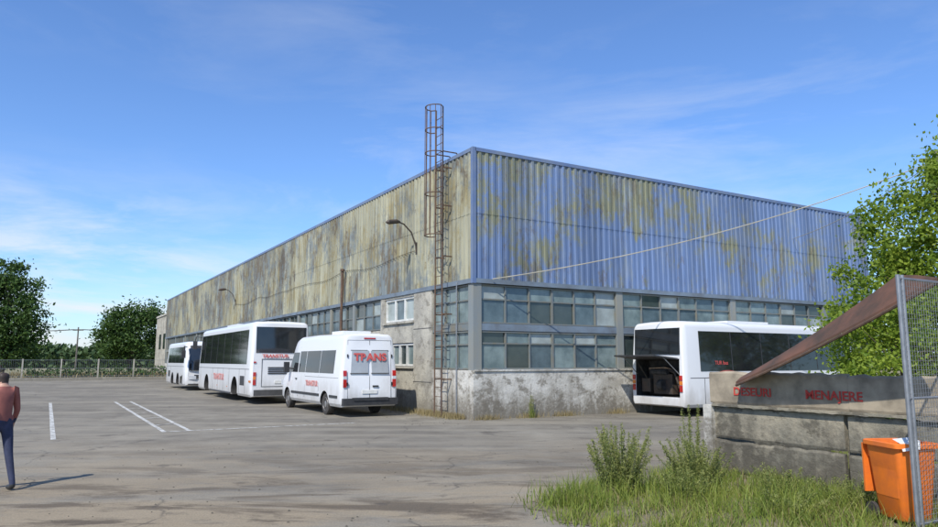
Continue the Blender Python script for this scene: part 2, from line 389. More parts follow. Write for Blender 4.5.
while s<LEN+1: PB(wb,'l',min(s,LEN-.2)-.14,min(s,LEN-.2)+.14,.055,-.2,1.5,4.2,'post'); s+=6
wb.build('plinth_columns_panels',H)
ex=MB([])
ex.box((.6,LEN,0),(14,81,7.2),'panel'); ex.box((.5,LEN+.01,7.2),(14.1,81.1,7.4),'plinth')
for y0 in (69,72.5,76): ex.box((.56,y0,3.2),(.6,y0+1.6,5),'g2')
ex.build('extension_block',H)
dt=MB([])
def lamparm(s,z,k=1.):
    dt.tube([(-.09,s,z-.25),(-.12,s,z),(-.3,s,z+.45),(-.6,s,z+.72),(-.8,s,z+.78)],.028*k,'darksteel',8)
    dt.box((-.1,s-.05,z-.35),(-.085,s+.05,z+.1),'darksteel')
    dt.tube([(-.75,s,z+.78),(-.9,s,z+.79),(-1.2,s,z+.74),(-1.3,s,z+.72)],[.04,.085,.09,.03],'darksteel',8)
lamparm(3.9,5.95); lamparm(32.8,6.0,.8)
dt.tube([(-.25,11,3.0),(-.25,11,5.75)],.06,'rust',10); dt.tube([(-.25,11,5.75),(-.25,11,5.85)],[.1,.1],'rust',10)
dt.tube([(-.25,11,3.1),(0.,11,3.1)],.05,'rust',8)
pts=[]
for i in range(57):
    s_=4+i*.52; t_=(i%14)/14; pts.append((-.10,s_,5.75-.13*4*t_*(1-t_)+.05*math.sin(i*.6)))
dt.tube(pts,.009,'darksteel',5)
dt.tube([(-.11,.9,0.1),(-.11,.9,4.3)],.02,'galv',6)
dt.build('wall_fittings',H)
# ------------------------------------------------------------ ladder
LD=root('caged_ladder',tuple(WL(-.0,1.55)),TH); lb=MB([])
for sy in (-.24,.24):
    lb.tube([(-.42,sy,.05),(-.42,sy,10.3)],.023,'rust',8)
z=.35
while z<10.2:
    lb.tube([(-.42,-.24,z),(-.42,.24,z)],.012,'rust',6); z+=.3
for z in (1.2,3.3,5.2,6.9,8.2):
    for sy in (-.24,.24): lb.box((-.42,sy-.02,z-.02),(-.06,sy+.02,z+.02),'rust')
hz=[5.9,7.3,8.7,9.5,10.3]
def hoop(z):
    pts=[(-.42,-.24,z)]
    for k in range(13):
        th=math.pi*(k/12); pts.append((-.42-.14-.36*math.sin(th)-.0,-.36*math.cos(th),z))
    pts.append((-.42,.24,z)); return pts
for z in hz: lb.tube(hoop(z),.018,'rust',6)
for k in range(0,13,2):
    th=math.pi*k/12; x=-.42-.14-.36*math.sin(th); y=-.36*math.cos(th)
    lb.tube([(x,y,hz[0]),(x,y,10.3)],.013,'rust',5)
for sy in (-.24,.24): lb.tube([(-.42,sy,8.75),(.1,sy,8.75),(.5,sy,8.4)],.022,'rust',6)
lb.build('ladder_frame',LD,40)
# ------------------------------------------------------------ cable
cb=MB([])
def sag(p,q,s_,n=24): 
    p=Vector(p);q=Vector(q); return [p.lerp(q,i/n)-Vector((0,0,s_*4*(i/n)*(1-i/n))) for i in range(n+1)]
cp=Vector((14.6,21.5,8.0))
cb.tube(sag(WL(.6,-.15,4.35),cp,.45),.018,'wire',5)
cb.tube(sag(WL(16,-.1,7.0),cp,.25),.013,'wire',5)
cb.tube(sag(cp,(34,8,8.2),.5),.014,'wire',5)
cb.tube([(14.6,21.5,0),(14.6,21.5,8.3)],[.14,.09],'wood',10); cb.box((14.1,21.45,7.95),(15.1,21.55,8.05),'wood')
cb.build('utility_pole_with_cable')
# ------------------------------------------------------------ vehicles
def ring(w,zb,zbelt,zr,tum,r,ins=0.):
    w-=ins; zr-=ins; zb+=ins*.5
    r=max(.05,min(r,(zr-zb)*.35)); zbelt=min(zbelt,zr-r-.05)
    h=[(w-.06,zb),(w-.005,zb+.1),(w,zb+.25),(w,zbelt),(w-tum*.5,(zbelt+zr-r)/2),(w-tum,zr-r)]
    for k in range(1,6):
        th=math.pi/2*k/5; h.append((w-tum-r+r*math.cos(th),zr-r+r*math.sin(th)))
    h.append((w*.35,zr+.025)); 
    full=[(y,z) for y,z in h]+[(-y,z) for y,z in h[::-1]]
    return full
def loft(name,stations,parent,warp,cuts):
    mb=MB(['white']); rings=[[warp((x,y,z)) for y,z in ring(*a)] for x,a in stations]
    n=len(rings[0]); vs=[p for r_ in rings for p in r_]; fs=[]
    for i in range(len(rings)-1):
        for j in range(n): fs.append((i*n+j,(i+1)*n+j,(i+1)*n+(j+1)%n,i*n+(j+1)%n))
    fs.append(tuple(range(n))); fs.append(tuple((len(rings)-1)*n+j for j in range(n))[::-1])
    mb.add(vs,fs,'white')
    o=mb.build(name,None,None,True)
    objs=[]
    for c in cuts:
        cm=MB(['engine'])
        if c[0]=='w':
            _,x,y,z,r_,dep=c; sg=1 if y>0 else -1
            cm.lathe_y((x,y,z),[(r_,.3),(r_,-dep)],'engine',32,sg)
        else: cm.box(c[1],c[2],'engine')
        co_=cm.build('cut',None,None,True); objs.append(co_)
        md=o.modifiers.new('b','BOOLEAN'); md.object=co_; md.operation='DIFFERENCE'; md.solver='EXACT'
        try: md.material_mode='TRANSFER'
        except: pass
    dg=bpy.context.evaluated_depsgraph_get(); dg.update()
    me=bpy.data.meshes.new_from_object(o.evaluated_get(dg)); o.modifiers.clear(); o.data=me
    for x in objs: bpy.data.objects.remove(x,do_unlink=True)
    me.polygons.foreach_set('use_smooth',[True]*len(me.polygons))
    try: me.set_sharp_from_angle(angle=R(24))
    except Exception as e: print(e)
    o.parent=parent; o.name=name
    return o
def wheelset(mb,x,y,r,sg,wd=.28):
    mb.lathe_y((x,y,r),[(r*.55,-wd),(r*.97,-wd),(r,-wd*.8),(r,-.05),(r*.96,-.01),(r*.78,.0),(r*.64,-.012)],'rubber',32,sg)
    mb.lathe_y((x,y,r),[(r*.63,-.02),(r*.6,-.005),(r*.55,-.03),(r*.3,-.05),(r*.28,-.01),(r*.15,.0)],'rim',24,sg)
    for k in range(8):
        th=k*math.pi/4; mb.lathe_y((x+r*.44*math.cos(th),y,r+r*.44*math.sin(th)),[(r*.07,-.035),(r*.07,-.03)],'engine',8,sg)
def make_bus(name,loc,rz,L=12,w=1.26,ZR=3.42,hatch=False,low=False):
    E=root(name,loc,rz); zbelt=1.55 if not low else 1.35; tum=.08; r_=.2
    def warp(p):
        x,y,z=p
        if x<1: x+=max(0,z-1.6)*.05*(1-x)
        if x>L-1.2: 
            k=(x-(L-1.2))/1.2; x-=max(0,z-1.2)**1.3*.16*k; x-= .12*k*(y/w)**2
        return (x,y,z)
    A=lambda ins=0,zr=ZR:(w,.30,zbelt,zr,tum,r_,ins)
    st=[(0,A(.10)),(.03,A(.05)),(.09,A(.015)),(.2,A()),(1,A()),(L*.5,A()),(L-1.2,A()),(L-.3,A(.01)),(L-.1,A(.05)),(L-.02,A(.13)),(L,A(.2))]
    wx=[2.9,L-2.7]; wr=.5 if ZR>3.2 else .47
    cuts=[('w',x,sg*w,wr,wr+.11,.42) for x in wx for sg in (1,-1)]
    if hatch: cuts.append(('b',(-.3,-.98,.62),(.75,.98,1.86)))
    loft('body',st,E,warp,cuts)
    d=MB([])
    def ys(z): return w-tum*max(0,min(1,(z-zbelt)/(ZR-r_-zbelt)))
    def side(x0,x1,z0,z1,k,sg,off=.008,cut=0):
        ps=[(x0,z0),(x1,z0),(x1-cut,z1),(x0,z1)]
        vs=[]
        for o_ in (off,-.03):
            for x,z in ps:
                vs.append(warp((x,sg*(ys(z)+o_),z)))
        d.add(vs,[(0,1,2,3),(7,6,5,4),(0,4,5,1),(1,5,6,2),(2,6,7,3),(3,7,4,0)],k)
    z0,z1=(zbelt+.1,ZR-.32)
    for sg in (1,-1):
        side(.75,L-.55,z0,z1,'blackglass',sg,.008)
        x=.75+1.55
        while x<L-1.4: side(x-.02,x+.02,z0+.02,z1-.02,'blackpl',sg,.012); x+=1.55
        side(.25,L-.4,zbelt-.12,zbelt-.1,'seam',sg,.004)
        x=4.0
        while x<L-4: side(x,x+.02,.42,zbelt-.12,'seam',sg,.004); x+=1.25
        side(.9,.92,.42,zbelt-.12,'seam',sg,.004); side(2.0,2.02,.42,zbelt-.12,'seam',sg,.004)
        side(1.05,1.85,.75,1.15,'seam',sg,.004) if not hatch else None
        for k in range(5 if not hatch else 0): side(1.07,1.83,.79+.07*k,.82+.07*k,'blackpl',sg,.009)
        side(3.75,L-3.5,.31,.36,'blackpl',sg,.006)
        side(.05,.3,.9,.98,'orange_l',sg,.005) if not hatch else None
        for x in (4.3,6.5): 
            if x<L-3.6: side(x,x+.1,.6,.64,'orange_l',sg,.012)
    side(L-1.75,L-.85,.42,z1,'blackglass',-1,.014); side(L-1.31,L-1.29,.42,z1,'seam',-1,.02)
    def rear(y0,y1,z0,z1,k,off=.01):
        vs=[]
        for o_ in (off,-.06):
            for y,z in ((y0,z0),(y1,z0),(y1,z1),(y0,z1)):
                q=warp((0,y,z)); vs.append((q[0]-o_,q[1],q[2]))
        d.add(vs,[(0,3,2,1),(4,5,6,7),(0,1,5,4),(1,2,6,5),(2,3,7,6),(3,0,4,7)],k)
    rz0=2.12 if not low else 2.0
    rear(-w+.2,w-.2,rz0,ZR-.22,'blackglass')
    if not hatch:
        rear(-.8,.8,.72,.74,'seam',.004); rear(-.8,.8,1.85,1.87,'seam',.004); rear(-.81,-.79,.72,1.87,'seam',.004); rear(.79,.81,.72,1.87,'seam',.004)
        rear(-.26,.26,.85,.97,'paper'); 
        for k in range(4): rear(-.55,.55,1.25+.08*k,1.29+.08*k,'blackpl')
    else:
        d.box((.55,-.9,.66),(.73,.9,1.8),'engine'); d.box((.2,-.5,.7),(.6,.35,1.35),'darksteel'); d.box((.15,.45,.75),(.55,.85,1.2),'darksteel')
        d.tube([(.3,-.7,.9),(.25,-.6,1.4),(.3,-.1,1.55),(.3,.6,1.5)],.06,'darksteel',8); d.tube([(.2,-.3,1.42),(.2,.4,1.42)],.1,'engine',10)
        d.lathe_y((.14,-.1,1.0),[(.18,.1),(.18,-.1)],'engine',16)
        vs=[(-.02,-.97,1.88),(-.02,.97,1.88),(-1.02,.93,1.98),(-1.02,-.93,1.98)]
        vs=vs+[(a,b_,c-.05) for a,b_,c in vs]
        d.add(vs,[(0,1,2,3),(7,6,5,4),(0,4,5,1),(1,5,6,2),(2,6,7,3),(3,7,4,0)],'blackpl')
        d.tube([(-.6,.9,1.9),(.05,.95,1.35)],.015,'galv',6); d.tube([(-.6,-.9,1.9),(.05,-.95,1.35)],.015,'galv',6)
        rear(-.9,.9,.36,.58,'white',.02)
    for sg in (1,-1):
        yy=sg*(w-.16)
        rear(yy-.06,yy+.06,.8,1.0,'red',.02); rear(yy-.06,yy+.06,1.02,1.14,'orange_l',.02); rear(yy-.06,yy+.06,1.16,1.32,'red',.02)
        if not hatch: rear(yy-.05,yy+.05,1.7,1.76,'red',.015)
    rear(-w+.15,w-.15,.36,.60,'seam',.004) if not hatch else None
    def front(y0,y1,z0,z1,k,off=.012,n=8):
        vs=[];
        for o_ in (off,-.25):
            for j in range(n+1):
                for z in (z0,z1):
                    y=y0+(y1-y0)*j/n; q=warp((L,y,z)); vs.append((q[0]+o_,q[1],q[2]))
        fs=[]; B=2*(n+1)
        for j in range(n):
            fs.append((2*j,2*j+2,2*j+3,2*j+1)); fs.append((B+2*j,B+2*j+1,B+2*j+3,B+2*j+2)); fs.append((2*j+1,2*j+3,B+2*j+3,B+2*j+1)); fs.append((2*j+2,2*j,B+2*j,B+2*j+2))
        fs+=[(0,1,B+1,B),(2*n+1,2*n,B+2*n,B+2*n+1)]
        d.add(vs,fs,k)
    front(-w+.22,w-.22,1.22,ZR-.42,'blackglass'); front(-w+.3,w-.3,ZR-.40,ZR-.25,'blackpl')
    front(-w+.25,-w+.65,.68,.88,'lamp',.02,3); front(w-.65,w-.25,.68,.88,'lamp',.02,3); front(-.27,.27,.5,.62,'paper',.02,2); front(-.6,.6,.75,.95,'blackpl',.015,4); front(-w+.22,w-.22,.36,.42,'blackpl',.015)
    for sg in (1,-1):
        d.tube([(L-.25,sg*(w-.1),ZR-.35),(L+.1,sg*(w+.12),ZR-.3),(L+.22,sg*(w+.16),ZR-.55)],.025,'blackpl',6)
        d.box((L+.14,sg*(w+.05),ZR-1.0),(L+.26,sg*(w+.27),ZR-.55),'blackpl')
    if ZR>3.2:
        d.box((L*.42,-.75,ZR-.02),(L*.42+2.2,.75,ZR+.12),'white'); d.box((L*.75,-.3,ZR),(L*.75+.7,.3,ZR+.07),'white')
    if hatch: d.box((L*.3,-.6,ZR-.02),(L*.3+2.2,.7,ZR+.10),'white')
    d.build('glazing_lamps_wheels',E,30,True)
    return E,ys
VH=TH+R(90)
E1,ys1=make_bus('coach',tuple(WL(-2.85,11.0)),VH,12,1.26,3.42)
rl=(R(90),0,R(180)); rr=(R(90),0,0); rb=(R(90),0,R(-90))
text('TRANSTUR',(6.3,1.27,1.02),rl,.40,'pink',E1,bold=.012,sx=1.2); text('TRANSTUR',(-.01,0.25,1.98),rb,.19,'logo',E1,bold=.006,sx=1.15)
E3,_=make_bus('minibus',tuple(WL(-3.05,34.4)),VH+math.pi,7.8,1.15,2.95)
E2,_=make_bus('city_bus',tuple(WL(6.2,-1.52)),TH,9.6,1.22,3.08,hatch=True,low=True)
text('TRANSTUR',(6.4,-1.235,1.05),rr,.42,'logo',E2,bold=.015,sx=1.1); text('TUR bus',(1.75,-1.222,1.72),rr,.18,'logo',E2,bold=.002)
sw=MB([])
pv=[]
for i in range(15):
    t=i/14; x=.9+2.2*t; pv.append((x,-1.232,.98+.22*math.sin(t*3.1)+.06)); 
for i in range(15):
    t=1-i/14; x=.9+2.2*t; pv.append((x,-1.232,.98+.30*math.sin(t*3.1)-.12*t+.06))
for i in range(14):
    sw.add([pv[i],pv[i+1],pv[28-i],pv[29-i]],[(0,1,2,3)],'logo')
o_sw=sw.build('swoosh_livery',E2); o_sw.location=(.1,0,.2)
def make_van(name,loc,rz):
    E=root(name,loc,rz); L=6.9; w=.99; zb=.32; tum=.13; zbelt=1.25; ZR=2.66; r_=.2
    warp=lambda p:(p[0]+max(0,p[2]-1.3)*.07*max(0,1-p[0]),p[1],p[2])
    A=lambda ins=0,zr=ZR,t=tum:(w,zb,zbelt,zr,t,r_,ins)
    st=[(0,A(.09)),(.025,A(.04)),(.08,A(.01)),(.2,A()),(1.,A()),(3,A(0,2.70)),(4.8,A(0,2.68)),(5.15,A(0,2.60)),(5.35,A(0,2.42)),(5.75,A(0,1.93,.12)),(6.08,A(0,1.50,.08)),(6.45,A(.02,1.34,.05)),(6.7,A(.06,1.18,.03)),(6.83,A(.12,1.05,.03)),(6.9,A(.24,.98,.03))]
    wx=[1.55,5.85]; wr=.36
    loft('body',st,E,warp,[('w',x,sg*w,wr,wr+.08,.35) for x in wx for sg in (1,-1)])
    d=MB([])
    def ys(z): return w-tum*max(0,min(1,(z-zbelt)/(ZR-r_-zbelt)))
    def side(x0,x1,z0,z1,k,sg,off=.008,c0=0,c1=0,):
        vs=[]
        for o_ in (off,-.03):
            for x,z in ((x0,z0),(x1,z0),(x1+c1,z1),(x0+c0,z1)): vs.append(warp((x,sg*(ys(z)+o_),z)))
        d.add(vs,[(0,1,2,3),(7,6,5,4),(0,4,5,1),(1,5,6,2),(2,6,7,3),(3,7,4,0)],k)
    for sg in (1,-1):
        side(.75,2.15,1.38,2.14,'blackglass',sg); side(2.2,3.7,1.38,2.14,'blackglass',sg); side(3.76,4.5,1.38,2.14,'blackglass',sg); side(4.62,5.72,1.38,2.1,'blackglass',sg,.008,0,-.42)
        side(4.54,4.56,.5,2.3,'seam',sg,.003); side(5.68,5.69,.85,1.3,'seam',sg,.003); side(3.72,3.735,.5,1.3,'seam',sg,.003); side(2.17,2.185,.75,1.3,'seam',sg,.003)
        side(2.1,5.3,.60,.68,'blackpl',sg,.02); side(.3,1.05,.60,.68,'blackpl',sg,.02)
        side(4.62,4.8,1.12,1.16,'blackpl',sg,.03)
        side(.25,3.7,1.235,1.245,'seam',sg,.003)
        d.tube([(5.35,sg*(w-.03),1.5),(5.4,sg*(w+.14),1.52)],.03,'blackpl',6); d.box((5.36,sg*(w+.08),1.35),(5.5,sg*(w+.27),1.75),'blackpl')
        side(6.5,6.75,.86,1.06,'lamp',sg,-.02)
        for x in wx: wheelset(d,x,sg*(w-.04),wr,sg,.22)
    def rear(y0,y1,z0,z1,k,off=.01,ty=0):
        vs=[]
        for o_ in (off,-.05):
            for y,z in ((y0,z0),(y1,z0),(y1-ty,z1),(y0-ty,z1)):
                q=warp((0,y,z)); vs.append((q[0]-o_,q[1],q[2]))
        d.add(vs,[(0,3,2,1),(4,5,6,7),(0,1,5,4),(1,2,6,5),(2,3,7,6),(3,0,4,7)],k)
    rear(.07,.66,1.40,2.12,'film',.012,.04); rear(-.66,-.07,1.40,2.12,'film',.012,-.04)
    for sg in (1,-1): 
        rear(sg*.365-.31,sg*.365+.31,1.375,1.40,'seam',.009); rear(sg*.365-.29,sg*.365+.29,2.12,2.14,'seam',.009)
    rear(-.008,.008,.6,2.45,'seam',.004); rear(-.76,-.75,.6,2.45,'seam',.004); rear(.75,.76,.6,2.45,'seam',.004); rear(-.76,.76,2.45,2.46,'seam',.004)
    for sg in (1,-1):
        yy=sg*.86; rear(yy-.055,yy+.055,.95,1.2,'red',.025); rear(yy-.055,yy+.055,1.2,1.3,'lamp',.025); rear(yy-.055,yy+.055,1.3,1.48,'red',.025)
        rear(sg*.77-.02,sg*.77+.02,1.0,1.1,'blackpl',.03); rear(sg*.77-.02,sg*.77+.02,1.9,2.0,'blackpl',.03)
    rear(-.26,.26,.74,.86,'paper',.015); rear(-.2,.2,2.5,2.54,'red',.02); rear(-.3,-.1,.95,1.0,'blackpl',.02)
    d.box((-.13,-.94,.38),(.1,.94,.60),'blackpl'); d.box((-.16,-.6,.53),(.0,.6,.62),'blackpl')
    vs=[];n=8
    for o_ in (.012,-.05):
        for j in range(n+1):
            y=-.78+1.56*j/n; cr=.025*(1-abs(y))
            vs.append((6.06+o_,y,1.55+cr)); vs.append((5.37+o_,y*.95,2.41+cr+.01))
    fs=[];B=2*(n+1)
    for j in range(n): fs+=[(2*j,2*j+2,2*j+3,2*j+1),(B+2*j,B+2*j+1,B+2*j+3,B+2*j+2),(2*j+1,2*j+3,B+2*j+3,B+2*j+1),(2*j+2,2*j,B+2*j,B+2*j+2)]
    d.add(vs,fs+[(0,1,B+1,B),(2*n+1,2*n,B+2*n,B+2*n+1)],'blackglass')
    d.box((6.8,-.6,.7),(6.93,.6,.9),'blackpl'); d.box((6.75,-.85,.36),(6.94,.85,.55),'blackpl')
    d.build('glazing_lamps_wheels',E,30,True)
    d2=MB([]); d2.box((1.2,-.5,2.68),(2.3,.5,2.80),'white'); d2.build('roof_unit',E)
    text('TRANSTUR',(2.9,1.003,1.0),rl,.26,'pink',E,bold=.008)
    text('TRANS',(.0,0,1.90),(R(86),0,R(-90)),.33,'logo',E,bold=.012,sx=1.1)
    return E
make_van('passenger_van',tuple(WL(-2.27,2.78)),VH)
# ------------------------------------------------------------ concrete enclosure wall
FR=math.atan2(-V.y,-V.x); F=root('concrete_fence',(4.03,12.1,0),FR); f=MB([])
def slab(x0,x1,z0,z1,y=0,th=.07,k='dirtyconc',n=22):
    vs=[];
    for i in range(n+1):
        x=x0+(x1-x0)*i/n; e0=random.uniform(-.006,.006); e1=random.uniform(-.022,.010)*(1.8 if random.random()<.12 else 1)
        vs+=[(x,y-th/2,z0+e0),(x,y-th/2+.012,z0+e0-.0),(x,y-th/2,z0+.03),(x,y-th/2,z1-.035+e1),(x,y-th/2+.018,z1+e1),(x,y+th/2,z1+e1),(x,y+th/2,z0+e0)]
    fs=[]
    for i in range(n):
        for j in range(7):
            fs.append((i*7+j,(i+1)*7+j,(i+1)*7+(j+1)%7,i*7+(j+1)%7))
    fs+=[tuple(range(7)),tuple(n*7+j for j in range(6,-1,-1))]
    f.add(vs,fs,k)
for j in range(2):
    z0=.02+.53*j
    for (x0,x1) in ((.12,2.35),(2.42,4.8)):
        slab(x0,x1,z0,z0+.50,y=(.0,.03)[j]-.01*(x0>1))
slab(.0,2.42,1.10,1.62,y=.07,k='topconc'); slab(2.425,4.8,1.10,1.60,y=.065,k='topconc')
f.box((-.05,-.09,-.1),(.12,.09,1.07),'plinth'); f.box((2.33,.08,-.1),(2.45,.2,1.55),'dirtyconc'); f.box((-.02,.11,0),(.1,.2,1.55),'dirtyconc')
f.box((-.02,.21,0),(.06,3.2,1.42),'dirtyconc')
f.box((.125,-.085,1.06),(4.8,.10,1.095),'dirtyconc')
f.build('slabs_and_posts',F,None,True)
text('DESEURI',(.84,.026,1.30),rr,.18,'oldred',F,bold=.003,sx=1.05)
text('MENAJERE',(2.20,.022,1.30),rr,.18,'oldred',F,bold=.003,sx=1.05)
sh=MB([])
A1,A2,B_,C_=Vector((4.24,11.4,1.43)),Vector((4.46,11.6,1.53)),Vector((5.39,8.85,2.83)),Vector((5.33,8.0,2.70))
n=10; vs=[]
for o_ in (0,.035):
    for i in range(n+1):
        t=i/n; p=A1.lerp(C_,t); q=A2.lerp(B_,t); sg_=-.05*4*t*(1-t)+random.uniform(-.008,.008)*(o_==0)
        for r2 in (0,.5,1): vs.append(p.lerp(q,r2)+Vector((0,0,o_+sg_+(.015 if r2==.5 else 0))))
fs=[];B=3*(n+1)
for i in range(n):
    for j in range(2):
        a_=3*i+j; fs+=[(a_,a_+3,a_+4,a_+1),(B+a_,B+a_+1,B+a_+4,B+a_+3)]
    fs+=[(3*i,B+3*i,B+3*i+3,3*i+3),(3*i+2,3*i+5,B+3*i+5,B+3*i+2)]
fs+=[(0,1,B+1,B),(1,2,B+2,B+1),(3*n,B+3*n,B+3*n+1,3*n+1),(3*n+1,B+3*n+1,B+3*n+2,3*n+2)]
sh.add(vs,fs,'rustsheet')
sh.tube([A1.lerp(C_,i/10)+Vector((0,0,-.02-.05*4*(i/10)*(1-i/10))) for i in range(11)],.02,'rust',6)
sh.build('rusty_sheet_lid',None,None,True)
G=root('wire_mesh_fence',(4.63,7.6,0),TH); gm=MB([])
for x in (0,.07*1.2,2.4): gm.tube([(x,0,0),(x,0,2.72)],.022,'galv',8)
for z in (.12,1.4,2.68): gm.tube([(0,0,z),(2.4,0,z)],.016,'galv',6)
x=.1
while x<2.4: gm.tube([(x,-.012,.1),(x,-.012,2.68)],.0022,'galv',4); x+=.05
z=.15
while z<2.68: gm.tube([(.05,-.008,z),(2.4,-.008,z)],.0022,'galv',4); z+=.05
gm.build('frame_and_mesh',G)
BN=root('orange_waste_bin',(4.88,8.22,0),TH-R(25)); bm_=MB([])
def rrect(wx_,wy_,z,r=.05,n=5):
    out=[]
    for cx,cy,a0 in ((wx_-r,wy_-r,0),(-wx_+r,wy_-r,90),(-wx_+r,-wy_+r,180),(wx_-r,-wy_+r,270)):
        for k in range(n):
            th=R(a0+90*k/(n-1)); out.append((cx+r*math.cos(th),cy+r*math.sin(th),z))
    return out
prof=[(.17,.20,.06),(.18,.21,.08),(.235,.27,.84),(.265,.30,.845),(.265,.30,.89),(.25,.285,.90),(.235,.27,.895),(.20,.22,.3)]
rs=[rrect(a_,b2,z) for a_,b2,z in prof]; n=len(rs[0])
bm_.add([p for r2 in rs for p in r2],[(i*n+j,i*n+(j+1)%n,(i+1)*n+(j+1)%n,(i+1)*n+j) for i in range(len(rs)-1) for j in range(n)]+[tuple(range(n)),tuple((len(rs)-1)*n+j for j in range(n))],'bin')
for xx in (-.17,.17):
    bm_.box((xx-.02,.27,.70),(xx+.02,.33,.86),'bin')
bm_.tube([(-.2,.33,.84),(.2,.33,.84)],.014,'bin',8)
bm_.add([(x,.29+.0+.02,z) for x,z in ((-.24,.3),(.24,.3),(.24,.85),(-.24,.85))]+[(x,.335,z) for x,z in ((-.24,.3),(.24,.3),(.24,.85),(-.24,.85))],[(0,1,2,3),(7,6,5,4),(0,4,5,1),(1,5,6,2),(2,6,7,3),(3,7,4,0)],'bin')
for sg in (-1,1):
    vs=[];nn=20
    for xo in (0,.04):
        for j in range(nn): th=2*math.pi*j/nn; vs.append((sg*(.2+xo),.24+.1*math.cos(th),.1+.1*math.sin(th)))
    bm_.add(vs,[tuple(range(nn)),tuple(range(nn,2*nn))]+[(j,(j+1)%nn,nn+(j+1)%nn,nn+j) for j in range(nn)],'rubber')
bm_.add([(-.2,-.28,.9),(.02,-.30,.93),(.06,-.1,.95),(-.15,-.08,.93),(-.2,-.31,.82),(.0,-.315,.84)],[(0,1,2,3),(0,4,5,1)],'paper')
bm_.build('tub_rim_wheels',BN,35,True)
# ------------------------------------------------------------ leafy things
def leaves(name,P_,size,mat,parent=None,aspect=.55,droop=0.):
    n=len(P_); a=rng.normal(size=(n,3)); a[:,2]-=droop; a/=np.linalg.norm(a,axis=1)[:,None]
    b=rng.normal(size=(n,3)); b-=a*(a*b).sum(1)[:,None]; b/=np.linalg.norm(b,axis=1)[:,None]
    s=(size*rng.uniform(.6,1.3,n))[:,None]
    V_=np.stack([P_-a*s*.5,P_+b*s*aspect*.5,P_+a*s*.5,P_-b*s*aspect*.5],1).reshape(-1,3)
    me=bpy.data.meshes.new(name); me.vertices.add(4*n); me.vertices.foreach_set('co',V_.ravel())
    me.loops.add(4*n); me.loops.foreach_set('vertex_index',np.arange(4*n,dtype=np.int32))
    me.polygons.add(n); me.polygons.foreach_set('loop_start',np.arange(0,4*n,4,dtype=np.int32)); me.polygons.foreach_set('loop_total',np.full(n,4,dtype=np.int32))
    me.materials.append(M[mat]); me.update(calc_edges=True)
    o=bpy.data.objects.new(name,me); COL.objects.link(o); o.parent=parent; return o
def tree(name,loc,h,tr,blobs,nclump,per,sig,size,mat,stems=1,limbs=26):
    E=root(name,loc); tb=MB([]); cl=[]
    tot=sum(b[3]*b[4]*b[5] for b in blobs)
    for b in blobs:
        k=max(3,int(nclump*b[3]*b[4]*b[5]/tot))
        for _ in range(k):
            v=rng.normal(size=3); v/=np.linalg.norm(v); rr_=rng.uniform(.35,1.12)**.6
            cl.append(np.array([b[0]+v[0]*b[3]*rr_,b[1]+v[1]*b[4]*rr_,max(.25,b[2]+v[2]*b[5]*rr_)]))
    cl=np.array(cl)
    top=h*.8; tp=[Vector((random.uniform(-.1,.1)*i*.6,random.uniform(-.1,.1)*i*.6,top*i/6)) for i in range(7)]
    tb.tube(tp,[tr*(1-.13*i) for i in range(7)],'bark',9)
    for i in rng.choice(len(cl),min(limbs,len(cl)),replace=False):
        q=Vector(cl[i]); zt=max(.1*h,min(top*.95,q.z*.6)); k=zt/top*6; i0=min(5,int(k)); p=tp[i0].lerp(tp[i0+1],k-i0)
        md=p.lerp(q,.5)+Vector((random.uniform(-.1,.1),random.uniform(-.1,.1),.12))*h*.1
        r0=tr*.4*(1-.5*zt/top); tb.tube([p,md,q],[r0,r0*.55,r0*.15],'bark',6)
    tb.build('trunk_and_limbs',E,50)
    cnt=rng.integers(int(per*.4),int(per*1.5),len(cl))
    sg=sig*rng.uniform(.5,1.4,len(cl))
    P_=np.concatenate([c+rng.normal(size=(k,3))*s_*np.array([1,1,.75]) for c,k,s_ in zip(cl,cnt,sg)])
    P_=P_[P_[:,2]>.05]
    leaves('foliage',P_,size,mat,E,.55,.3)
    return E
tree('leafy_tree',(10.4,15.2,0),7,.13,[(0,0,4.4,1.2,1.5,1.8),(.5,-.3,6.1,.7,1,1.3),(-.9,.3,3.1,1.3,1.5,1.1),(-1.35,.3,4.6,.25,.5,.55),(-1.0,.3,4.2,.5,.6,.6),(-1.5,.3,5.2,.12,.3,.5)],190,140,.22,.11,'leafR')
tree('bushy_shrub',(8.5,14.2,0),3.2,.05,[(0,0,1.8,1.1,1.2,1.2),(.9,.1,2.6,1.1,1.2,1.1),(2.3,0,2.4,1.3,1.2,1.6),(-.6,.3,2.3,.6,.7,.7)],150,160,.19,.09,'leafR')
tree('leafy_tree',(18.5,23,0),6.5,.16,[(0,0,4,2.4,2.2,2.2),(1.8,.5,3,2,2,2)],130,130,.35,.15,'leafR')
tree('poplar_tree',(-55.5,85,0),14.5,.3,[(0,0,7.5,3.4,3.4,6.2),(1.6,0,5,3.4,3,4),(-.4,0,12,1.8,1.8,2.2),(-3.5,0,8,2.5,2.5,5)],240,75,.6,.42,'leafL')
tree('leafy_tree',(-47.5,100,0),10.6,.3,[(0,0,5.6,4.2,4,3.8),(1.4,0,8.0,2.4,2.4,2.2),(-2,0,4.5,2.8,2.8,3)],190,75,.65,.42,'leafL')
def mass(name,segs,n,size,mat):
    Ps=[]
    for (x0,y0,x1,y1,h,dep,k) in segs:
        t=rng.random(k); prof=h*(.55+.45*np.abs(np.sin(t*37+x0)*np.cos(t*13.7)))
        z=rng.random(k)**.8*prof; Ps.append(np.stack([x0+(x1-x0)*t+rng.normal(size=k)*dep*.3,y0+(y1-y0)*t+rng.normal(size=k)*dep*.4,z],1))
    leaves(name,np.concatenate(Ps),size,mat)
mass('distant_trees',[(-260,240,60,260,9,10,16000),(-140,175,-62,170,6.5,6,9000)],0,1.5,'leafD')
